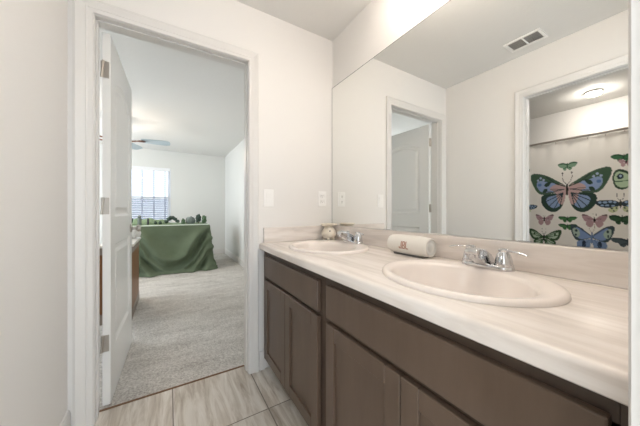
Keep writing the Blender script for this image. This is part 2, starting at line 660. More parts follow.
def panel_face(bm, x, s):
    """one moulded face of the door at x, recess along -s"""
    outer = [(dy0, .012), (dy1, .012), (dy1, 2.035), (dy0, 2.035)]
    up = arch_poly(dy0 + .115, dy1 - .115, 1.035, 1.80, .07)
    lo = arch_poly(dy0 + .115, dy1 - .115, .295, .875, .0, 2)
    es = []
    def loop(p, dx):
        return [bm.verts.new((x - s * dx, q[0], q[1])) for q in p]
    o = loop(outer, 0)
    for k in range(4):
        es.append(bm.edges.new((o[k], o[(k + 1) % 4])))
    for p in (up, lo):
        ls = [loop(inset_poly(p, d), r) for d, r in ((0, 0), (.004, .005), (.016, .013), (.036, .013), (.056, .004))]
        n = len(p)
        for k in range(n):
            es.append(bm.edges.new((ls[0][k], ls[0][(k + 1) % n])))
        for A, B in zip(ls, ls[1:]):
            for k in range(n):
                bm.faces.new((A[k], A[(k + 1) % n], B[(k + 1) % n], B[k]))
        bm.faces.new(ls[-1])
    bmesh.ops.triangle_fill(bm, use_beauty=True, edges=es)
    return o


b = BM()
A = panel_face(b, dx1, 1)
B = panel_face(b, dx0, -1)
for k in range(4):
    b.faces.new((A[k], A[(k + 1) % 4], B[(k + 1) % 4], B[k]))
struct('door_leaf', b, M['doorw'], parent=dl)
for z in (1.835, 1.095, .348):
    b = BM()
    box(b, -1.420, -1.384, dy0 - .0022, dy0, z - .045, z + .045, .001, 1)           # leaf on the door edge
    tube(b, [(-1.416, dy0 - .006, z - .046), (-1.408, dy0 - .006, z + .046)], .0058, 10)
    for dz in (-.03, 0, .03):
        lathe(b, [(.0035, 0), (.003, -.001)], (-1.396 + (.006 if dz else -.004), dy0 - .0022, z + dz), 8, 'y')
    hg = struct('hinge', b, M['nickel'], parent=dl, smooth=40)
for s in (1, -1):
    b = BM()
    x = dx1 if s > 0 else dx0
    lathe(b, [(.032, 0), (.032, s * .004), (.024, s * .010), (.011, s * .014), (.011, s * .034), (.022, s * .040), (.027, s * .052), (.024, s * .062), (.010, s * .067)],
          (x, dy1 - .065, .93), 20, 'x')
    struct('door_knob', b, M['nickel'], parent=dl, smooth=50)

dl.rotation_euler.z = -.022

# ------------------------------------------------------------------ mirror
t = thing('mirror', 'large frameless wall mirror above the countertop backsplash', 'mirror', (0.003, .85, .9565))
my0, my1, mz0, mz1 = YN + .004, D - .004, .9565, 2.034
obj('mirror_glass', slab(0.0, .0055, my0, my1, mz0, mz1, bev=.0006, seg=1), M['mirror'], t)
b = BM()
box(b, -.0006, .0056, my1, my1 + .0028, mz0, mz1)
box(b, -.0006, .0056, my0, my1 + .0028, mz1, mz1 + .0028)
obj('edge_strip', b, M['mirror_edge'], t)

# ------------------------------------------------------------------ vanity cabinets
FX, DXF = -.553, -.573
CZ = .809


def shaker(bm, y0, y1, z0, z1, st=.056):
    x0 = FX - .0005
    xf = DXF
    box(bm, xf, x0, y0, y0 + st, z0, z1, .0018, 1)
    box(bm, xf, x0, y1 - st, y1, z0, z1, .0018, 1)
    box(bm, xf, x0, y0 + st, y1 - st, z0, z0 + st, .0018, 1)
    box(bm, xf, x0, y0 + st, y1 - st, z1 - st, z1, .0018, 1)
    box(bm, xf + .009, x0, y0 + st - .002, y1 - st + .002, z0 + st - .002, z1 - st + .002)


def cabinet(label, y0, y1, fy0, fy1, ym):
    t = thing('vanity_cabinet', label, 'cabinet', ((FX + 0) / 2, (y0 + y1) / 2, 0), 'bathroom vanity cabinets')
    b = BM()
    box(b, FX + .018, -.02, y0, y0 + .016, .10, CZ)
    box(b, FX + .018, -.02, y1 - .016, y1, .10, CZ)
    box(b, FX + .018, -.02, y0 + .016, y1 - .016, .10, .116)
    box(b, -.028, -.02, y0 + .016, y1 - .016, .116, CZ)
    obj('carcass', b, M['wood_shaded'], t)
    b = BM()
    st = .042
    for a, c, z0, z1 in ((y0, y0 + st, .10, CZ), (y1 - st, y1, .10, CZ), (y0 + st, y1 - st, CZ - .045, CZ), (y0 + st, y1 - st, .615, .652), (y0 + st, y1 - st, .10, .135)):
        box(b, FX, FX + .018, a, c, z0, z1, .0006, 1)
    obj('face_frame', b, M['wood_shaded'], t)
    obj('toe_kick', slab(FX + .07, FX + .085, y0, y1, 0, .10), M['wood_shaded'], t)
    obj('drawer_front', slab(DXF, FX - .0005, fy0, fy1, .645, .775, bev=.003, seg=2), M['wood'], t)
    for a, c in ((fy0, ym - .0015), (ym + .0015, fy1)):
        b = BM()
        shaker(b, a, c, .108, .625)
        obj('door', b, M['wood'], t)
    return t


cabinet('left brown vanity cabinet under the far sink, next to the doorway', .872, 1.646, .903, 1.585, 1.2465)
cabinet('right brown vanity cabinet under the near sink, with a long drawer front', .042, .871, .092, .838, .4655)

# ------------------------------------------------------------------ countertop with two sink cut-outs
SINKS = [(-.298, 1.247), (-.298, .462)]
SA, SB = .26, .225          # half length along the counter, half depth
X0C, Y0C, Y1C = -.5855, YN + .001, D - .001
t = thing('countertop', 'long cream streaked countertop with backsplash over both cabinets', 'countertop', (-.29, .85, CZ))
b = BM()


def outline(z, inset):
    r = .012
    pts = [(X0C + inset, Y0C), (-.0008, Y0C), (-.0008, Y1C), (X0C + inset, Y1C)]
    return [b.verts.new((x, y, z)) for x, y in pts]


prof = [(CZ + .0003, .004), (CZ + .004, .0), (ZC - .012, 0), (ZC - .0055, .0022), (ZC - .0018, .006), (ZC, .012)]
rows = [outline(z, i) for z, i in prof]
for A, B in zip(rows, rows[1:]):
    for k in range(4):
        b.faces.new((A[k], A[(k + 1) % 4], B[(k + 1) % 4], B[k]))
holes = []
for cx, cy in SINKS:
    hs = []
    for z in (CZ + .0003, ZC):
        hs.append([b.verts.new((cx + (SB - .014) * math.cos(2 * PI * k / 56), cy + (SA - .014) * math.sin(2 * PI * k / 56), z)) for k in range(56)])
    for k in range(56):
        b.faces.new((hs[0][k], hs[0][(k + 1) % 56], hs[1][(k + 1) % 56], hs[1][k]))
    holes.append(hs)


def edges_of(loop):
    out = []
    for k in range(len(loop)):
        e = b.edges.get((loop[k], loop[(k + 1) % len(loop)]))
        out.append(e)
    return out


for i, row in ((0, rows[0]), (1, rows[-1])):
    es = edges_of(row)
    for hs in holes:
        es += edges_of(hs[i])
    bmesh.ops.triangle_fill(b, use_beauty=True, edges=es)
obj('counter_slab', b, M['counter'], t, 30)
b = BM()
box(b, -.020, -.0006, Y0C, Y1C, ZC + .0002, .9545, .003, 2)
obj('backsplash', b, M['counter'], t)
b = BM()
box(b, -.559, -.0206, Y1C - .019, Y1C, ZC + .0002, .9545, .003, 2)
obj('backsplash', b, M['counterx'], t)


# ------------------------------------------------------------------ sinks
def make_sink(label, cx, cy):
    t = thing('sink', label, 'sink', (cx, cy, ZC), 'oval drop-in sinks')
    b = BM()
    n = 64
    # (half depth x, half length y, centre shift x, z)
    R = [(SB, SA, 0, .0006), (SB - .001, SA - .001, 0, .007), (SB - .005, SA - .005, 0, .0125), (SB - .012, SA - .012, 0, .0145),
         (SB - .022, SA - .022, -.002, .0140), (.178, .218, -.028, .0125), (.168, .211, -.031, .0095), (.162, .205, -.032, .001), (.158, .201, -.033, -.012),
         (.148, .190, -.034, -.045), (.132, .170, -.034, -.08), (.105, .138, -.032, -.108), (.07, .09, -.03, -.125), (.03, .03, -.028, -.131), (.022, .022, -.028, -.133)]
    rs = []
    for a, c, sx, z in R:
        rs.append([b.verts.new((cx + sx + a * math.cos(2 * PI * k / n), cy + c * math.sin(2 * PI * k / n), ZC + z)) for k in range(n)])
    under = [(.105, .14, -.032, -.118), (.15, .19, -.034, -.06), (.17, .21, -.03, -.01), (SB - .02, SA - .02, 0, .0006)]
    skin(b, rs, True, False, False)
    us = []
    for a, c, sx, z in [(.03, .03, -.028, -.145)] + under:
        us.append([b.verts.new((cx + sx + a * math.cos(2 * PI * k / n), cy + c * math.sin(2 * PI * k / n), ZC + z)) for k in range(n)])
    skin(b, us, True, True, False)
    obj('basin', b, M['porc'], t, 60)
    b = BM()
    lathe(b, [(.021, -.134), (.0215, -.1305), (.018, -.1295), (.012, -.131), (.002, -.1305)], (cx - .028, cy, ZC), 24)
    obj('drain', b, M['chrome'], t, 50)
    return t


make_sink('far oval cream sink, beside the far wall and wax warmer', *SINKS[0])
make_sink('near oval cream sink, large in the foreground right of the speaker', *SINKS[1])


# ------------------------------------------------------------------ faucets
def make_faucet(label, cx, cy):
    z = ZC + .0142
    F = 1.12
    t = thing('faucet', label, 'faucet', (cx, cy, z), 'chrome two-handle faucets')
    b = BM()
    pts = []
    for k in range(40):          # stadium base plate
        a = 2 * PI * k / 40
        pts.append((.031 * math.cos(a), (.05 if math.sin(a) > 0 else -.05) + .036 * math.sin(a)))
    rs = []
    for s, h in ((1, 0), (1, .008), (.97, .012), (.85, .015)):
        rs.append([b.verts.new((cx + px * s, cy + (py - (.05 if py > 0 else -.05)) * s + (.05 if py > 0 else -.05), z + h)) for px, py in pts])
    skin(b, rs)
    obj('base_plate', b, M['chrome'], t, 45)
    # wedge spout rising forward
    b = BM()
    prism(b, [(cx + q[0] * F * .88, z + q[1] * F * .82) for q in ((.024, .010), (-.034, .010), (-.070, .034), (-.096, .054), (-.108, .060), (-.112, .070), (-.104, .080), (-.084, .083), (-.045, .074), (-.006, .054), (.020, .028))], 'y', cy - .0185 * F, cy + .0185 * F)
    bmesh.ops.bevel(b, geom=[e for e in b.edges], offset=.005, segments=3, profile=.6, affect='EDGES')
    sp = obj('spout', b, M['chrome'], t, 45)
    b = BM()
    lathe(b, [(.010, -.008), (.0105, -.002), (.0105, .012)], (cx - .098 * F * .88, cy, z + .054 * F * .82), 16)
    obj('aerator', b, M['chrome'], sp, 45)
    for s in (1, -1):
        b = BM()
        hy = cy + s * .055
        lathe(b, [(.0285, .008), (.0285, .021), (.0262, .022), (.026, .028), (.0245, .037), (.020, .053), (.0155, .060), (.015, .063), (.0165, .065), (.0165, .069), (.010, .073), (.002, .074)], (cx, hy, z), 28)
        h = obj('handle', b, M['chrome'], t, 40)
        b = BM()
        tube(b, [(cx, hy, z + .064), (cx - .006, hy + s * .02, z + .067), (cx - .012, hy + s * .042, z + .067), (cx - .016, hy + s * .060, z + .064), (cx - .019, hy + s * .074, z + .060)],
             [.0075, .0062, .0055, .0065, .0035], 12, .62)
        obj('lever', b, M['chrome'], h, 50)
    return t


make_faucet('chrome faucet on the far sink, beside the wax warmer', -.106, 1.255)
make_faucet('chrome faucet on the near sink, foreground', -.116, .466)

# ------------------------------------------------------------------ speaker
sx, sy, sr = -.098, .815, .0475
t = thing('portable_speaker', 'cream cylindrical portable speaker lying between the two sinks', 'speaker', (sx, sy, ZC))
hl = .112
b = BM()
prof = []
for k in range(17):
    u = -1 + 2 * k / 16
    prof.append((sr * (1 - .13 * abs(u) ** 2.6), u * hl))
lathe(b, [(.034, -hl + .005), (.0375, -hl - .002)] + prof + [(.0375, hl + .002), (.034, hl - .005)], (sx, sy, ZC + .051), 48, 'y')
obj('body', b, M['spk'], t, 50)
for s in (1, -1):
    b = BM()
    lathe(b, [(.0338, s * (hl - .004)), (.0335, s * (hl - .001)), (.030, s * (hl - .0005)), (.027, s * (hl - .0022)), (.020, s * (hl - .0022)), (.017, s * hl), (.008, s * (hl + .001)), (.001, s * (hl + .001))], (sx, sy, ZC + .051), 36, 'y')
    obj('end_radiator', b, M['spkcap'], t, 40)
b = BM()
prism(b, [(-.020, .0005), (.020, .0005), (.024, .008), (.012, .012), (-.012, .012), (-.024, .008)], 'y', -.085, .085)
bmesh.ops.translate(b, verts=b.verts[:], vec=(sx, sy, ZC))
obj('base_foot', b, M['spkbase'], t)


def glyph(bm, rects, ox, oz):
    """strokes (y0,y1,z0,z1) wrapped on the front of the barrel; +u reads to the right for a viewer facing it"""
    for u0, u1, z0, z1 in rects:
        n = 3
        grid = []
        for i in range(n + 1):
            row = []
            for j in range(n + 1):
                yy = sy - (ox + u0 + (u1 - u0) * i / n)
                zz = oz + z0 + (z1 - z0) * j / n
                u = (yy - sy) / hl
                r = sr * (1 - .13 * abs(u) ** 2.6) + .0012
                row.append((yy, zz, sx - math.sqrt(max(r * r - (zz) ** 2, 1e-6))))
            grid.append(row)
        V = [[bm.verts.new((x, yy, ZC + .051 + zz)) for yy, zz, x in row] for row in grid]
        W = [[bm.verts.new((x + .002, yy, ZC + .051 + zz)) for yy, zz, x in row] for row in grid]
        for i in range(n):
            for j in range(n):
                bm.faces.new((V[i][j], V[i + 1][j], V[i + 1][j + 1], V[i][j + 1]))
                bm.faces.new((W[i][j], W[i][j + 1], W[i + 1][j + 1], W[i + 1][j]))
        for i in range(n):
            bm.faces.new((V[i][0], W[i][0], W[i + 1][0], V[i + 1][0]))
            bm.faces.new((V[i][n], V[i + 1][n], W[i + 1][n], W[i][n]))
            bm.faces.new((V[0][i], V[0][i + 1], W[0][i + 1], W[0][i]))
            bm.faces.new((V[n][i], W[n][i], W[n][i + 1], V[n][i + 1]))


b = BM()
h = .036
gw, k = .0168, .0050
glyph(b, [(gw - k, gw, 0, h), (0, gw - k, 0, k), (0, k, k, .010)], -.031, -.016)                                                     # J
glyph(b, [(0, k, 0, h), (k, gw - .0015, 0, k), (k, gw - .0015, h - k, h), (k, gw - .0015, h / 2 - k / 2, h / 2 + k / 2), (gw - k, gw, k * .7, h / 2 - .001), (gw - k, gw, h / 2 + .001, h - k * .7)], -.0115, -.016)   # B
glyph(b, [(0, k, 0, h), (k, gw - .002, 0, k)], +.008, -.016)                                                                         # L
o = obj('logo', b, M['logo'], t)
o['label'] = 'salmon letters on the speaker front'

# ------------------------------------------------------------------ wax warmer
wx, wy = -.086, 1.560
t = thing('wax_warmer', 'small cream ceramic wax warmer in the far counter corner', 'wax warmer', (wx, wy, ZC))
b = BM()
lathe(b, [(.022, .011), (.038, .015), (.050, .028), (.0555, .046), (.053, .064), (.044, .080), (.033, .091), (.029, .099)], (wx, wy, ZC), 32)
bd = obj('pot', b, M['ceramic'], t, 60)
for a in (0.6, 2.7, 4.0, 5.4):
    b = BM()
    lathe(b, [(.008, .0005), (.010, .006), (.011, .018)], (wx + .034 * math.cos(a), wy + .034 * math.sin(a), ZC), 12)
    obj('foot', b, M['ceramic'], t, 60)
b = BM()
lathe(b, [(.028, .097), (.044, .104), (.058, .113), (.062, .119), (.060, .1215), (.055, .117), (.040, .110), (.002, .109)], (wx, wy, ZC), 32)
obj('dish', b, M['ceramic'], t, 50)
b = BM()
lathe(b, [(.042, .1105), (.050, .1155), (.002, .116)], (wx, wy, ZC), 28)
obj('wax', b, M['wax'], t, 50)
for da in (.25,):
    b = BM()
    a = 4.05 + da
    for zz, rr in ((.070, .0505),):
        c = Vector((wx + rr * math.cos(a), wy + rr * math.sin(a), ZC + zz))
        bmesh.ops.create_uvsphere(b, u_segments=12, v_segments=8, radius=.0055, matrix=Matrix.Translation(c))
    obj('vent_hole', b, M['slot'], bd, 60)

# ------------------------------------------------------------------ switch and outlet
def wall_plate(bm, cx, cz, y):
    box(bm, cx - .036, cx + .036, y - .006, y - .0004, cz - .0585, cz + .0585, .0025, 2)


t = thing('light_switch', 'white rocker light switch beside the doorway casing', 'light switch', (-.523, D, 1.155))
b = BM(); wall_plate(b, -.523, 1.155, D); obj('plate', b, M['plate'], t)
b = BM()
prism(b, [(D - .0060, 1.122), (D - .0075, 1.122), (D - .0085, 1.155), (D - .0115, 1.188), (D - .0060, 1.188)], 'x', -.523 - .0165, -.523 + .0165)
obj('rocker', b, M['plate'], t)
t = thing('wall_outlet', 'white duplex power outlet near the mirror corner', 'outlet', (-.093, D, 1.16))
b = BM(); wall_plate(b, -.093, 1.16, D); obj('plate', b, M['plate'], t)
for s in (1, -1):
    b = BM()
    cz = 1.16 + s * .0215
    box(b, -.093 - .0165, -.093 + .0165, D - .0078, D - .0058, cz - .0135, cz + .0135, .004, 2)
    so = obj('socket', b, M['plate'], t)
    b = BM()
    for dx in (-.006, .006):
        box(b, -.093 + dx - .0012, -.093 + dx + .0012, D - .0083, D - .0077, cz - .001, cz + .008)
    lathe(b, [(.0026, -.0083), (.0026, -.0077)], (-.093, D, cz - .0075), 10, 'y')
    obj('slot', b, M['slot'], so)

# ------------------------------------------------------------------ vanity light above the mirror (above the frame)
t = thing('vanity_light', 'nickel bar light with frosted globes on the wall above the mirror', 'light fixture', (0, .58, 2.245))
obj('back_plate', slab(-.02, .0055, .28, .86, 2.23, 2.32, bev=.004), M['nickel'], t)
for y in (.34, .50, .66, .82):
    b = BM()
    tube(b, [(-.02, y, 2.275), (-.11, y, 2.275), (-.135, y, 2.275)], [.012, .012, .026], 14)
    so = obj('socket_arm', b, M['nickel'], t, 50)
    b = BM()
    bmesh.ops.create_uvsphere(b, u_segments=24, v_segments=14, radius=.052, matrix=Matrix.Translation((-.170, y, 2.275)))
    obj('globe', b, M['glassw'], so, 180)

# ------------------------------------------------------------------ ceiling vent
t = thing('ceiling_vent', 'white slotted air vent in the ceiling, seen in the mirror', 'vent', (-1.305, .854, HC))
b = BM()
x0, x1, y0, y1 = -1.388, -1.222, .735, .973
zt = HC - .0004
for a in ((x0, x0 + .020, y0, y1), (x1 - .020, x1, y0, y1), (x0 + .020, x1 - .020, y0, y0 + .022), (x0 + .020, x1 - .020, y1 - .022, y1), (x0 + .020, x1 - .020, .849, .859)):
    box(b, *a, HC - .009, zt, .002, 1)
obj('frame', b, M['plate'], t)
obj('duct_backing', slab(x0 + .015, x1 - .015, y0 + .015, y1 - .015, HC - .002, HC - .0006), M['duct'], t)
for ya, yb in ((y0 + .022, .849), (.859, y1 - .022)):
    for k in range(8):
        xx = x0 + .020 + .0155 * (k + .15)
        b = BM()
        prism(b, [(xx, HC - .0025), (xx + .0015, HC - .0025), (xx + .0135, HC - .0085), (xx + .012, HC - .0085)], 'y', ya, yb)
        obj('louver', b, M['plate'], t)

# ------------------------------------------------------------------ tub room things
t = thing('ceiling_light', 'lit round flush dome light on the tub room ceiling', 'ceiling light', (-3.0, .82, HC))
b = BM(); lathe(b, [(.060, -.0005), (.068, -.006), (.066, -.018)], (-3.0, .82, HC), 36); obj('rim', b, M['plate'], t, 40)
b = BM(); lathe(b, [(.058, -.0185), (.062, -.022), (.060, -.030), (.048, -.040), (.028, -.046), (.002, -.048)], (-3.0, .82, HC), 36); obj('diffuser', b, M['tublamp'], t, 60)

CX = -2.70
t = thing('curtain_rod', 'thin metal shower rod across the tub room', 'curtain rod', (CX, (TYA + TYB) / 2, 1.868))
b = BM(); tube(b, [(CX, TYA + .004, 1.868), (CX, TYB - .004, 1.868)], .0125, 16); obj('rod', b, M['steel'], t, 50)
for y, s in ((TYA, 1), (TYB, -1)):
    b = BM(); lathe(b, [(.034, s * .0005), (.034, s * .006), (.018, s * .016), (.0135, s * .022)], (CX, y, 1.868), 20, 'y'); obj('flange', b, M['steel'], t, 50)

b = BM()
n = 24
bx0, bx1, by0, by1 = TX0 + .002, -2.745, TYA + .002, TYB - .002
outer = [(bx0, by0), (bx1, by0), (bx1, by1), (bx0, by1)]
def rr(ix, iy, z, r=.06):
    pts = []
    for cx_, cy_, a0 in ((bx1 - ix - r, by1 - iy - r, 0), (bx0 + ix + r, by1 - iy - r, PI / 2), (bx0 + ix + r, by0 + iy + r, PI), (bx1 - ix - r, by0 + iy + r, 1.5 * PI)):
        for k in range(6):
            a = a0 + k * PI / 10
            pts.append(b.verts.new((cx_ + r * math.cos(a), cy_ + r * math.sin(a), z)))
    return pts
skin(b, [rr(0, 0, .001, .006), rr(0, 0, .44, .006), rr(.006, .006, .45, .01), rr(.075, .075, .45, .08), rr(.09, .09, .43, .09), rr(.13, .15, .12, .09), rr(.17, .2, .09, .09)])
tag(obj('bathtub', b, M['tub'], None, 40, (-3.1, .87, 0)), 'white bathtub behind the butterfly shower curtain', 'bathtub')


# printed curtain ------------------------------------------------------------
def fold(y, z):
    return .012 * np.sin(y * 23 + .6 * np.sin(y * 5)) * (.45 + .55 * np.clip((1.85 - z) / 1.2, 0, 1) * .6 + .25 * np.clip((z - 1.6) / .25, 0, 1)) + .006 * np.sin(y * 61 + 1) * np.clip((z - 1.55) / .3, 0, 1)


CY0, CY1, CZ0, CZ1 = .13, 1.60, .08, 1.851
ys = np.arange(CY0, CY1 + 1e-6, .0055)
zs = np.concatenate([np.arange(CZ0, .66, .03), np.arange(.66, CZ1 + 1e-6, .0055)])
Yg, Zg = np.meshgrid(ys, zs, indexing='ij')
Xg = CX + .016 + fold(Yg, Zg)
colr = np.empty((len(ys), len(zs), 3))
colr[:] = lin('#f3efe9')[:3]


def smooth_poly(p, it=2):
    p = np.array(p, float)
    for _ in range(it):
        q = np.roll(p, -1, 0)
        p = np.stack([.75 * p + .25 * q, .25 * p + .75 * q], 1).reshape(-1, 2)
    return p


def paint(poly, c, cy, cz, s, mirror_it=True, sm=2, sz=None):
    """poly in wing units; fills colr. Both sides when mirror_it."""
    sz = sz or s
    p0 = smooth_poly(poly, sm) if sm else np.array(poly, float)
    for sg in ((1, -1) if mirror_it else (1,)):
        p = np.stack([cy - sg * p0[:, 0] * s, cz + p0[:, 1] * sz], 1)
        lo, hi = p.min(0), p.max(0)
        i0, i1 = np.searchsorted(ys, (lo[0], hi[0]))
        j0, j1 = np.searchsorted(zs, (lo[1], hi[1]))
        if i1 <= i0 or j1 <= j0:
            continue
        Y, Z = Yg[i0:i1, j0:j1], Zg[i0:i1, j0:j1]
        ins = np.zeros(Y.shape, bool)
        q = np.roll(p, -1, 0)
        for (a, bb), (c1, d1) in zip(p, q):
            if bb == d1:
                continue
            cr = ((bb > Z) != (d1 > Z)) & (Y < (c1 - a) * (Z - bb) / (d1 - bb) + a)
            ins ^= cr
        colr[i0:i1, j0:j1][ins] = lin(c)[:3]


def stroke(pts, wd, c, cy, cz, s, mirror_it=True, sz=None):
    for (x0, y0), (x1, y1) in zip(pts, pts[1:]):
        d = math.hypot(x1 - x0, y1 - y0) or 1
        nx, ny = -(y1 - y0) / d * wd / 2, (x1 - x0) / d * wd / 2
        paint([(x0 + nx, y0 + ny), (x1 + nx, y1 + ny), (x1 - nx, y1 - ny), (x0 - nx, y0 - ny)], c, cy, cz, s, mirror_it, 0, sz)


def dot(x, y, r, c, cy, cz, s, mirror_it=True, ry=None, sz=None):
    paint([(x + r * math.cos(a), y + (ry or r) * math.sin(a)) for a in np.linspace(0, 2 * PI, 12, endpoint=False)], c, cy, cz, s, mirror_it, 0, sz)


def body(cy, cz, s, c='#3b3530', r=.028, l=.22, sz=None):
    dot(0, .0, r, c, cy, cz, s, False, l * .5, sz)


def antennae(cy, cz, s, y0=.1, c='#3b3a35', sz=None):
    stroke([(0, y0), (.09, y0 + .10), (.13, y0 + .22), (.12, y0 + .32)], .014, c, cy, cz, s, sz=sz)
    dot(.12, y0 + .33, .022, c, cy, cz, s, sz=sz)


FORE = [(.02, .10), (.22, .22), (.55, .44), (.86, .52), (1.0, .50), (1.02, .36), (.92, .12), (.78, -.10), (.60, -.15), (.30, -.08), (.04, -.02)]
HIND = [(.03, -.02), (.30, -.10), (.58, -.12), (.70, -.20), (.68, -.42), (.52, -.60), (.34, -.66), (.16, -.55), (.05, -.30)]


def big(cy, cz, s, sz):
    P = dict(cy=cy, cz=cz, s=s, sz=sz)
    paint(HIND, '#33483f', **P)
    paint([(.05, -.06), (.30, -.15), (.48, -.19), (.56, -.28), (.50, -.44), (.36, -.55), (.20, -.48), (.08, -.30)], '#8da3c8', **P)
    paint(FORE, '#4a6350', **P)
    paint([(.04, .08), (.28, .18), (.50, .22), (.72, .30), (.84, .22), (.80, .06), (.66, -.08), (.34, -.05), (.05, -.02)], '#94a8cf', **P)
    paint([(.02, .09), (.20, .17), (.40, .12), (.48, .0), (.30, -.06), (.26, -.3), (.18, -.45), (.08, -.40), (.02, -.1)], '#c7a9a6', **P)
    paint([(.40, .25), (.55, .22), (.62, .12), (.52, .08), (.44, .16)], '#33483f', **P)
    paint([(.50, .05), (.62, .03), (.66, -.08), (.54, -.08)], '#33483f', **P)
    paint([(.70, .22), (.80, .18), (.76, .10), (.66, .14)], '#5f7fb0', **P)
    stroke([(.05, .08), (.30, .17), (.55, .38)], .03, '#3b4a42', **P)
    for e in ((.66, -.12), (.60, -.05), (.45, .02)):
        stroke([(.06, .0), e], .014, '#4d4d52', **P)
    for e in ((.60, -.22), (.60, -.36), (.50, -.50), (.36, -.58), (.20, -.5)):
        stroke([(.10, -.10), e], .022, '#33424a', **P)
    for x, y in ((.70, .36), (.78, .30), (.62, .30)):
        dot(x, y, .035, '#aebbd6', **P)
    body(cy, cz - .02 * s, s, '#2f2c2a', .034, .34, sz)
    antennae(cy, cz, s, .12, sz=sz)


def small_pink(cy, cz, s, sz):
    P = dict(cy=cy, cz=cz, s=s, sz=sz)
    paint(HIND, '#b5969a', **P)
    paint(FORE, '#b3949a', **P)
    paint([(.5, .38), (.86, .52), (1.0, .50), (1.0, .38), (.8, .34)], '#6f5f5f', **P)
    dot(.45, .1, .06, '#8c7076', **P)
    stroke([(.05, .05), (.6, .15)], .05, '#96797f', **P)
    body(cy, cz, s, '#2f2a2a', .07, .5, sz)
    antennae(cy, cz, s, .2, sz=sz)


MOTH = [(.0, .12), (.25, .22), (.6, .26), (1.0, .20), (.98, .08), (.72, -.12), (.5, -.10), (.42, -.30), (.22, -.36), (.06, -.24)]


def moth(cy, cz, s, sz, c='#4c7a4d', c2='#2f5138'):
    P = dict(cy=cy, cz=cz, s=s, sz=sz)
    paint(MOTH, c, **P)
    stroke([(.05, .1), (.5, .2), (.95, .16)], .09, c2, **P)
    stroke([(.1, -.1), (.4, -.2)], .06, c2, **P)
    body(cy, cz, s, c2, .06, .5, sz)


def swallow(cy, cz, s, sz, base='#b9cdb6', edge='#3f5a3f'):
    P = dict(cy=cy, cz=cz, s=s, sz=sz)
    paint(HIND, edge, **P)
    paint(FORE, edge, **P)
    paint([(.10, .09), (.40, .27), (.74, .40), (.86, .34), (.72, .02), (.5, -.04), (.2, -.02)], base, **P)
    paint([(.10, -.08), (.45, -.16), (.58, -.25), (.48, -.48), (.28, -.5), (.12, -.3)], base, **P)
    for e in ((.85, .42), (.82, .2), (.66, -.05)):
        stroke([(.08, .04), e], .04, edge, **P)
    for e in ((.55, -.3), (.42, -.55), (.25, -.55)):
        stroke([(.1, -.1), e], .04, edge, **P)
    dot(.62, .22, .07, edge, **P)
    body(cy, cz, s, '#2f3a30', .05, .5, sz)
    antennae(cy, cz, s, .2, sz=sz)


def blue(cy, cz, s, sz):
    P = dict(cy=cy, cz=cz, s=s, sz=sz)
    paint(HIND, '#7f97bd', **P)
    paint(FORE, '#3f4f55', **P)
    paint([(.04, .08), (.3, .2), (.6, .40), (.78, .42), (.74, .1), (.56, -.10), (.1, -.02)], '#8299c4', **P)
    paint([(.52, .20), (.66, .36), (.88, .40), (.9, .2), (.76, .0), (.58, .02)], '#a9bcae', **P)
    dot(.72, .28, .06, '#39474c', **P)
    dot(.74, .10, .05, '#39474c', **P)
    dot(.36, -.26, .10, '#2c3a4c', ry=.15, **P)
    stroke([(.04, .06), (.55, .36)], .03, '#5a6f95', **P)
    stroke([(.08, -.05), (.5, -.45)], .02, '#5a6f95', **P)
    body(cy, cz, s, '#6d82a6', .05, .5, sz)
    antennae(cy, cz, s, .2, '#a08f80', sz=sz)


def spotted(cy, cz, s, sz):
    P = dict(cy=cy, cz=cz, s=s, sz=sz)
    paint([(.02, .10), (.4, .2), (1.0, .16), (.96, -.02), (.7, -.16), (.3, -.18), (.03, -.1)], '#33404a', **P)
    for x, y, r in ((.2, .08, .07), (.38, .10, .08), (.58, .08, .09), (.8, .08, .08), (.28, -.08, .07), (.5, -.06, .08), (.7, -.06, .07)):
        dot(x, y, r, '#97b0cf', ry=r * .62, **P)
    paint([(.05, -.10), (.4, -.16), (.5, -.3), (.3, -.42), (.08, -.3)], '#c9cfa6', **P)
    for x, y in ((.15, -.18), (.32, -.2), (.24, -.32)):
        dot(x, y, .04, '#39474c', **P)
    body(cy, cz, s, '#3a3f3a', .04, .4, sz)
    antennae(cy, cz, s, .12, sz=sz)


def eye(cy, cz, s, sz):
    P = dict(cy=cy, cz=cz, s=s, sz=sz)
    paint([(.02, .2), (.3, .5), (.75, .62), (1.0, .4), (1.02, .0), (.86, -.34), (.5, -.46), (.1, -.3)], '#39503f', **P)
    paint([(.02, .1), (.3, .36), (.72, .5), (.92, .32), (.92, .0), (.78, -.26), (.46, -.36), (.1, -.24)], '#b6ccad', **P)
    dot(.62, .22, .17, '#2d3c47', ry=.14, **P)
    dot(.60, .24, .07, '#a8bed2', ry=.06, **P)
    stroke([(.1, 0), (.9, -.02)], .05, '#55705a', **P)
    body(cy, cz, s, '#2f3a30', .05, .6, sz)


def R(u0, u1):
    return abs(u1 - u0) / 2 * .00814


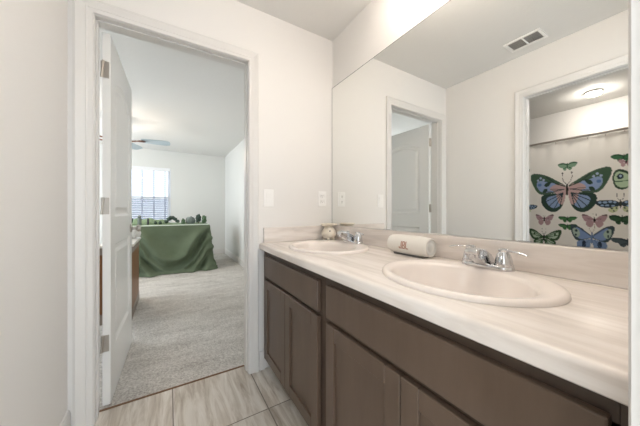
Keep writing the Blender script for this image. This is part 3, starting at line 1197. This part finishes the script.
big(.960, 1.308, .326, .40)
moth(.957, 1.566, .082, .15, '#7f9f86', '#3a5a45')
moth(.957, .977, .080, .115)
moth(.957, .893, .080, .115)
small_pink(1.156, .968, .080, .110)
small_pink(.752, .970, .092, .120)
swallow(1.158, .748, .150, .20)
blue(.772, .782, .158, .26)
spotted(.575, 1.135, .175, .22)
spotted(1.345, 1.11, .125, .16)
eye(.50, 1.36, .125, .20)
moth(.565, .985, .088, .16, '#39573f', '#273f2e')
moth(.555, 1.590, .085, .14, '#3f6b4c', '#2c4d38')
small_pink(.54, 1.54, .05, .07)
swallow(1.42, 1.50, .12, .17)
moth(.53, .765, .11, .15, '#4d5a60', '#39444a')
big(.30, .55, .2, .2)
small_pink(1.43, .92, .06, .08)
swallow(.22, 1.15, .11, .16)
blue(.26, .86, .1, .15)
moth(1.42, 1.30, .07, .11)

nz = len(zs)
verts = np.stack([Xg, Yg, Zg], -1).reshape(-1, 3)
ny = len(ys)
idx = np.arange(ny * nz).reshape(ny, nz)
faces = np.stack([idx[:-1, :-1], idx[1:, :-1], idx[1:, 1:], idx[:-1, 1:]], -1).reshape(-1, 4)
t = thing('shower_curtain', 'cream shower curtain printed with colourful butterflies', 'shower curtain', (CX, .86, CZ0))
me = bpy.data.meshes.new('curtain_panel')
me.from_pydata((verts - np.array([CX, .86, CZ0])).tolist(), [], faces.tolist())
at = me.color_attributes.new('print', 'FLOAT_COLOR', 'POINT')
rgba = np.concatenate([colr.reshape(-1, 3), np.ones((ny * nz, 1))], 1).astype(np.float32)
at.data.foreach_set('color', rgba.ravel())
me.polygons.foreach_set('use_smooth', [True] * len(me.polygons))
me.materials.append(M['curtain'])
o = bpy.data.objects.new('curtain_panel', me)
COL.objects.link(o)
o.parent = t
ringm = None
for k in range(12):
    y = CY0 + .04 + k * (CY1 - CY0 - .08) / 11
    b = BM()
    tube(b, [(CX + .022 * math.cos(a), y, 1.853 + .028 * math.sin(a)) for a in np.linspace(0, 2 * PI, 17)], .0022, 6, up=Vector((0, 1, 0)), cap=False)
    obj('curtain_ring', b, M['steel'], t, 50)

# ------------------------------------------------------------------ blinds
t = thing('window_blind', 'white horizontal slatted blind in the bedroom window', 'blind', ((WX0 + WX1) / 2, BY1 + .02, WZ0))
bx0, bx1 = WX0 + .01, WX1 - .008
obj('headrail', slab(bx0, bx1, BY1 - .012, BY1 + .045, WZ1 - .075, WZ1 - .002, bev=.003), M['blind'], t)
k = 0
z = WZ1 - .10
while z > WZ0 + .06:
    b = BM()
    th = .30
    c, s_ = math.cos(th) * .024, math.sin(th) * .024
    prism(b, [(BY1 + .020 - c, z - s_), (BY1 + .020, z + .0035), (BY1 + .020 + c, z + s_), (BY1 + .020, z - .001)], 'x', bx0 + .004, bx1 - .004)
    obj('slat', b, M['blind'], t)
    z -= .0455
obj('bottom_rail', slab(bx0, bx1, BY1 - .005, BY1 + .045, WZ0 + .012, WZ0 + .03, bev=.003), M['blind'], t)
for x in (-2.02, -1.81, -1.60, -1.386, -1.18):
    obj('ladder_tape', slab(x - .009, x + .009, BY1 - .0075, BY1 - .006, WZ0 + .02, WZ1 - .03), M['tape'], t)

# ------------------------------------------------------------------ ceiling fan
fx, fy, fz = -1.76, 4.60, 2.115
t = thing('ceiling_fan', 'white ceiling fan with copper brackets, lit, above the bedroom', 'ceiling fan', (fx, fy, HC))
b = BM(); lathe(b, [(.07, -.0005), (.07, -.03), (.03, -.06)], (fx, fy, HC), 28); obj('canopy', b, M['bronze'], t, 50)
b = BM(); tube(b, [(fx, fy, HC - .05), (fx, fy, fz + .05)], .012, 14); obj('downrod', b, M['bronze'], t, 50)
b = BM(); lathe(b, [(.03, .09), (.09, .07), (.115, .03), (.115, -.02), (.09, -.045), (.05, -.055)], (fx, fy, fz), 32); obj('motor', b, M['bronze'], t, 50)
for k in range(5):
    a = math.radians(-2 + 72 * k)
    ca, sa = math.cos(a), math.sin(a)
    rot = Matrix.Translation((fx, fy, fz)) @ Matrix.Rotation(a, 4, 'Z')
    b = BM()
    tube(b, [(.10, 0, -.02), (.17, 0, -.028), (.24, .0, -.016)], [.014, .013, .014], 10, .8)
    tube(b, [(.24, 0, -.016), (.28, 0, -.012), (.33, 0, -.012), (.36, 0, -.012)], [.018, .038, .042, .012], 12, .3)
    bmesh.ops.transform(b, matrix=rot, verts=b.verts[:])
    br = obj('blade_bracket', b, M['bronze'], t, 50)
    b = BM()
    pts = [(.30, -.045), (.34, -.058), (.48, -.064), (.62, -.066), (.665, -.05), (.675, 0), (.665, .05), (.62, .066), (.48, .064), (.34, .058), (.30, .045)]
    prism(b, pts, 'z', -.003, .003)
    bmesh.ops.transform(b, matrix=rot @ Matrix.Rotation(math.radians(-17), 4, 'X'), verts=b.verts[:])
    obj('blade', b, M['blade'], t)
b = BM(); lathe(b, [(.05, -.05), (.10, -.065), (.105, -.085), (.09, -.12), (.05, -.145), (.002, -.15)], (fx, fy, fz), 32)
obj('light_bowl', b, M['fanlamp'], t, 60)

# ------------------------------------------------------------------ desk behind the door
t = thing('desk', 'brown wooden desk with white top half hidden behind the open door', 'desk', (-1.54, 3.38, .004))
dxr, dya, dyb = -1.415, 3.02, 3.74
obj('desktop', slab(-1.68, dxr + .018, dya - .02, dyb + .02, .722, .745, bev=.003), M['desktop'], t)
obj('apron', slab(-1.66, dxr + .004, dya + .005, dyb - .005, .655, .7215, bev=.002), M['taupe'], t)
obj('side_panel', slab(-1.44, dxr, dya + .02, dyb - .02, .10, .6545, bev=.002), M['oak'], t)
obj('side_panel', slab(-1.66, -1.635, dya + .02, dyb - .02, .10, .6545, bev=.002), M['oak'], t)
obj('back_panel', slab(-1.635, -1.44, dyb - .045, dyb - .025, .10, .6545), M['oak'], t)
obj('plinth', slab(-1.66, dxr + .004, dya + .01, dyb - .01, .0045, .0995, bev=.003), M['taupe'], t)

# ------------------------------------------------------------------ folding table, cloth, landscape board
tx0, tx1, ty0, ty1, tz = -1.93, -.475, 4.99, 5.75, .805
t = thing('table', 'long table hidden under the sage green cloth below the window', 'table', ((tx0 + tx1) / 2, (ty0 + ty1) / 2, .004))
obj('tabletop', slab(tx0, tx1, ty0, ty1, tz - .035, tz, bev=.004), M['desktop'], t)
for x in (tx0 + .08, tx1 - .08):
    for y in (ty0 + .08, ty1 - .08):
        b = BM(); tube(b, [(x, y, .0045), (x, y, tz - .036)], .016, 12); obj('leg', b, M['nickel'], t, 50)

b = BM()
NS, NV = 260, 56
rx, ry = (tx1 - tx0) / 2 + .008, (ty1 - ty0) / 2 + .008
ccx, ccy = (tx0 + tx1) / 2, (ty0 + ty1) / 2
per = []
seg = [((tx0 - .008, ty0 - .008), (tx1 + .008, ty0 - .008), (0, -1), 130), ((tx1 + .008, ty0 - .008), (tx1 + .008, ty1 + .008), (1, 0), 50),
       ((tx1 + .008, ty1 + .008), (tx0 - .008, ty1 + .008), (0, 1), 40), ((tx0 - .008, ty1 + .008), (tx0 - .008, ty0 - .008), (-1, 0), 40)]
for (a0, a1, nrm, n_) in seg:
    for k in range(n_):
        f = k / n_
        nx, ny_ = nrm
        e = .06
        per.append((a0[0] + (a1[0] - a0[0]) * f, a0[1] + (a1[1] - a0[1]) * f, nx, ny_, f))
# blend the normals round corners
P = len(per)
nb = []
for i in range(P):
    sx_, sy_ = 0, 0
    for d_ in range(-4, 5):
        q = per[(i + d_) % P]
        sx_ += q[2]; sy_ += q[3]
    l_ = math.hypot(sx_, sy_)
    nb.append((sx_ / l_, sy_ / l_))
rows = []
topz = tz + .004
for j in range(NV + 1):
    v = j / NV
    row = []
    for i, (px, py, nx, ny_, f) in enumerate(per):
        nx, ny_ = nb[i]
        z = topz - v * (topz - .012)
        out = .004 + .02 * min(1, v * 5) + .075 * v ** 1.4
        # swags hang from the two upper corners of the front
        if ny_ < -.5:
            u = (px + 1.50) / 1.00
            sag = .46 * (u * (1 - u) * 4) + .16 * (1 - u) if 0 <= u <= 1 else (.16 if u < 0 else 0)
            fan = .25 + .75 * min(1, max(0, 4 * u * (1 - u)))
            c = (v * .8 - sag * (.35 + .65 * min(v * 1.6, 1)))
            out += .040 * math.sin(c * 30 + 1.2) * min(1, v * 4) * (.5 + .5 * math.sin(c * 7)) + .040 * math.sin(c * 17 + u * 2) * min(1, v * 3)
            out += .012 * math.sin(u * 16 + 4 * v) * v
        else:
            out += .012 * math.sin(i * .55) * v + .008 * math.sin(i * .23 + 2) * v
        if v > .93:
            out += .05 * (v - .93) / .07
        row.append(b.verts.new((px + nx * out, py + ny_ * out, max(z, .012))))
    rows.append(row)
for A, B in zip(rows, rows[1:]):
    for i in range(P):
        b.faces.new((A[i], A[(i + 1) % P], B[(i + 1) % P], B[i]))
b.faces.new(rows[0])
o = tag(obj('tablecloth', b, M['cloth'], None, 180, (ccx, ccy, .004)), 'sage green cloth draped over the bedroom table to the carpet', 'tablecloth')

t = thing('landscape_board', 'white board with model grass along the table below the window', 'model landscape', (ccx, ccy, topz + .001))
bz = topz + .0012
obj('board', slab(tx0 + .005, tx1 - .004, ty0 - .004, ty1 - .01, bz, bz + .013, bev=.002), M['board'], t)
obj('turf', slab(tx0 + .02, tx1 - .02, ty0 + .012, ty1 - .03, bz + .0132, bz + .0192, bev=.002), M['grass'], t)


def blob(bm, c, r, squash=1.0, sub=3, rough=.22, seed=0):
    rnd = random.Random(seed)
    g = bmesh.ops.create_icosphere(bm, subdivisions=sub, radius=1)
    ph = [rnd.uniform(0, 6) for _ in range(6)]
    for v in g['verts']:
        p = v.co.normalized()
        k = 1 + rough * (math.sin(p.x * 5 + ph[0]) * math.sin(p.y * 5 + ph[1]) + .7 * math.sin(p.z * 9 + ph[2]) * math.sin(p.x * 11 + ph[3]) + rnd.uniform(-.35, .35))
        v.co = Vector(c) + Vector((p.x * r * k, p.y * r * k, p.z * r * k * squash))


gz = bz + .0195
yf = ty0 + .10


def settle(bm, z):
    for v in bm.verts:
        v.co.z = max(v.co.z, z)
    return bm


# long grassy hill along the back of the board
b = BM()
n1, n2 = 60, 14
hx0, hx1, hy0, hy1 = tx0 + .06, -1.06, ty0 + .22, ty1 - .06
gv = []
for i in range(n1 + 1):
    r_ = []
    for j in range(n2 + 1):
        x = hx0 + (hx1 - hx0) * i / n1
        y = hy0 + (hy1 - hy0) * j / n2
        e = min(1, min(i, n1 - i) / 8) * min(1, min(j, n2 - j) / 3)
        r_.append(b.verts.new((x, y, gz + .0002 + e * (.062 + .022 * math.sin(x * 9 + y * 5) + .014 * math.sin(x * 31 + 1) + .012 * random.random()))))
    gv.append(r_)
for i in range(n1):
    for j in range(n2):
        b.faces.new((gv[i][j], gv[i + 1][j], gv[i + 1][j + 1], gv[i][j + 1]))
bd_ = [gv[i][0] for i in range(n1 + 1)] + [gv[n1][j] for j in range(1, n2 + 1)] + [gv[i][n2] for i in range(n1 - 1, -1, -1)] + [gv[0][j] for j in range(n2 - 1, 0, -1)]
b.faces.new(bd_)
tag(obj('grassy_hill', b, M['grass'], None, 180, ((hx0 + hx1) / 2, (hy0 + hy1) / 2, gz)), 'long pale green grassy hill on the board in front of the window', 'model hill')

b = BM()
for k in range(6):
    blob(b, (-1.145 + .034 * k, yf, gz + .030 + .085 * math.sin(PI * (k + .5) / 6)), .033, .9, 2, .25, k)
settle(b, gz)
tag(obj('leafy_arch', b, M['leaf'], None, 180, (-1.06, yf, gz)), 'dark green leafy arch on the model landscape, left of the grey mound', 'model foliage')
b = BM(); blob(b, (-.765, yf + .05, gz + .05), .08, 1.0, 3, .10, 3); settle(b, gz)
tag(obj('stone_mound', b, M['rock'], None, 180, (-.757, yf + .05, gz)), 'grey stone mound on the model landscape near its right end', 'model rock')


def model_tree(label, x, y, h, r, m, seed, name='model_tree'):
    t = thing(name, label, 'model tree', (x, y, gz), 'miniature trees on the landscape board')
    b = BM(); tube(b, [(x, y, gz + .0002), (x, y, gz + h * .6)], [.008, .006], 8); obj('trunk', b, M['bark'], t, 60)
    b = BM()
    blob(b, (x, y, gz + h * .62), r, 1.7, 3, .28, seed)
    blob(b, (x + r * .5, y, gz + h * .40), r * .66, 1.4, 2, .25, seed + 1)
    blob(b, (x - r * .5, y, gz + h * .30), r * .66, 1.3, 2, .25, seed + 2)
    settle(b, gz + .001)
    obj('foliage', b, m, t, 180)
    return t


model_tree('taller of two green miniature trees at the right end of the table', -.640, yf + .02, .165, .038, M['leaf'], 11)
model_tree('shorter rightmost green miniature tree at the table corner', -.545, yf + .0, .13, .038, M['leaf2'], 21)
model_tree('dark miniature tree at the left end, beside the door edge', -1.655, yf + .02, .14, .038, M['leaf'], 31)
model_tree('pale green low miniature tree between the leafy arch and grey mound', -.885, yf + .02, .07, .030, M['leaf2'], 41)
b = BM()
lathe(b, [(.028, .0002), (.032, .02), (.026, .05), (.03, .075), (.024, .10), (.012, .115)], (-1.525, yf + .03, gz), 16)
blob(b, (-1.525, yf + .03, gz + .135), .028, 1, 2, .1, 5)
tag(obj('figurine', b, M['rock'], None, 60, (-1.525, yf + .03, gz)), 'small grey figurine on the grass in front of the window', 'figurine')
b = BM()
lathe(b, [(.016, .0002), (.016, .05), (.012, .06), (.016, .075), (.014, .10), (.004, .11)], (-1.405, yf, gz), 12)
tag(obj('game_piece', b, M['black'], None, 60, (-1.405, yf, gz)), 'small black upright piece on the grass right of the grey figurine', 'figurine')
for q, (x, lab) in enumerate(((-1.235, 'dark low shrub on the board, right one of the pair left of the leafy arch'), (-1.30, 'dark low shrub on the board, left one of the pair left of the leafy arch'))):
    b = BM(); blob(b, (x, yf + .02, gz + .030), .024, 1.2, 2, .25, 50 + q); settle(b, gz)
    tag(obj('model_shrub', b, M['leaf'], None, 180, (x, yf + .02, gz)), lab, 'model foliage', 'miniature shrubs on the landscape board')
b = BM(); blob(b, (-1.475, 3.62, .745 + .06), .08, .8, 3, .22, 9); settle(b, .7456)
tag(obj('crumpled_cloth', b, M['paper'], None, 180, (-1.475, 3.62, .746)), 'white crumpled cloth on the desk behind the door edge', 'cloth')
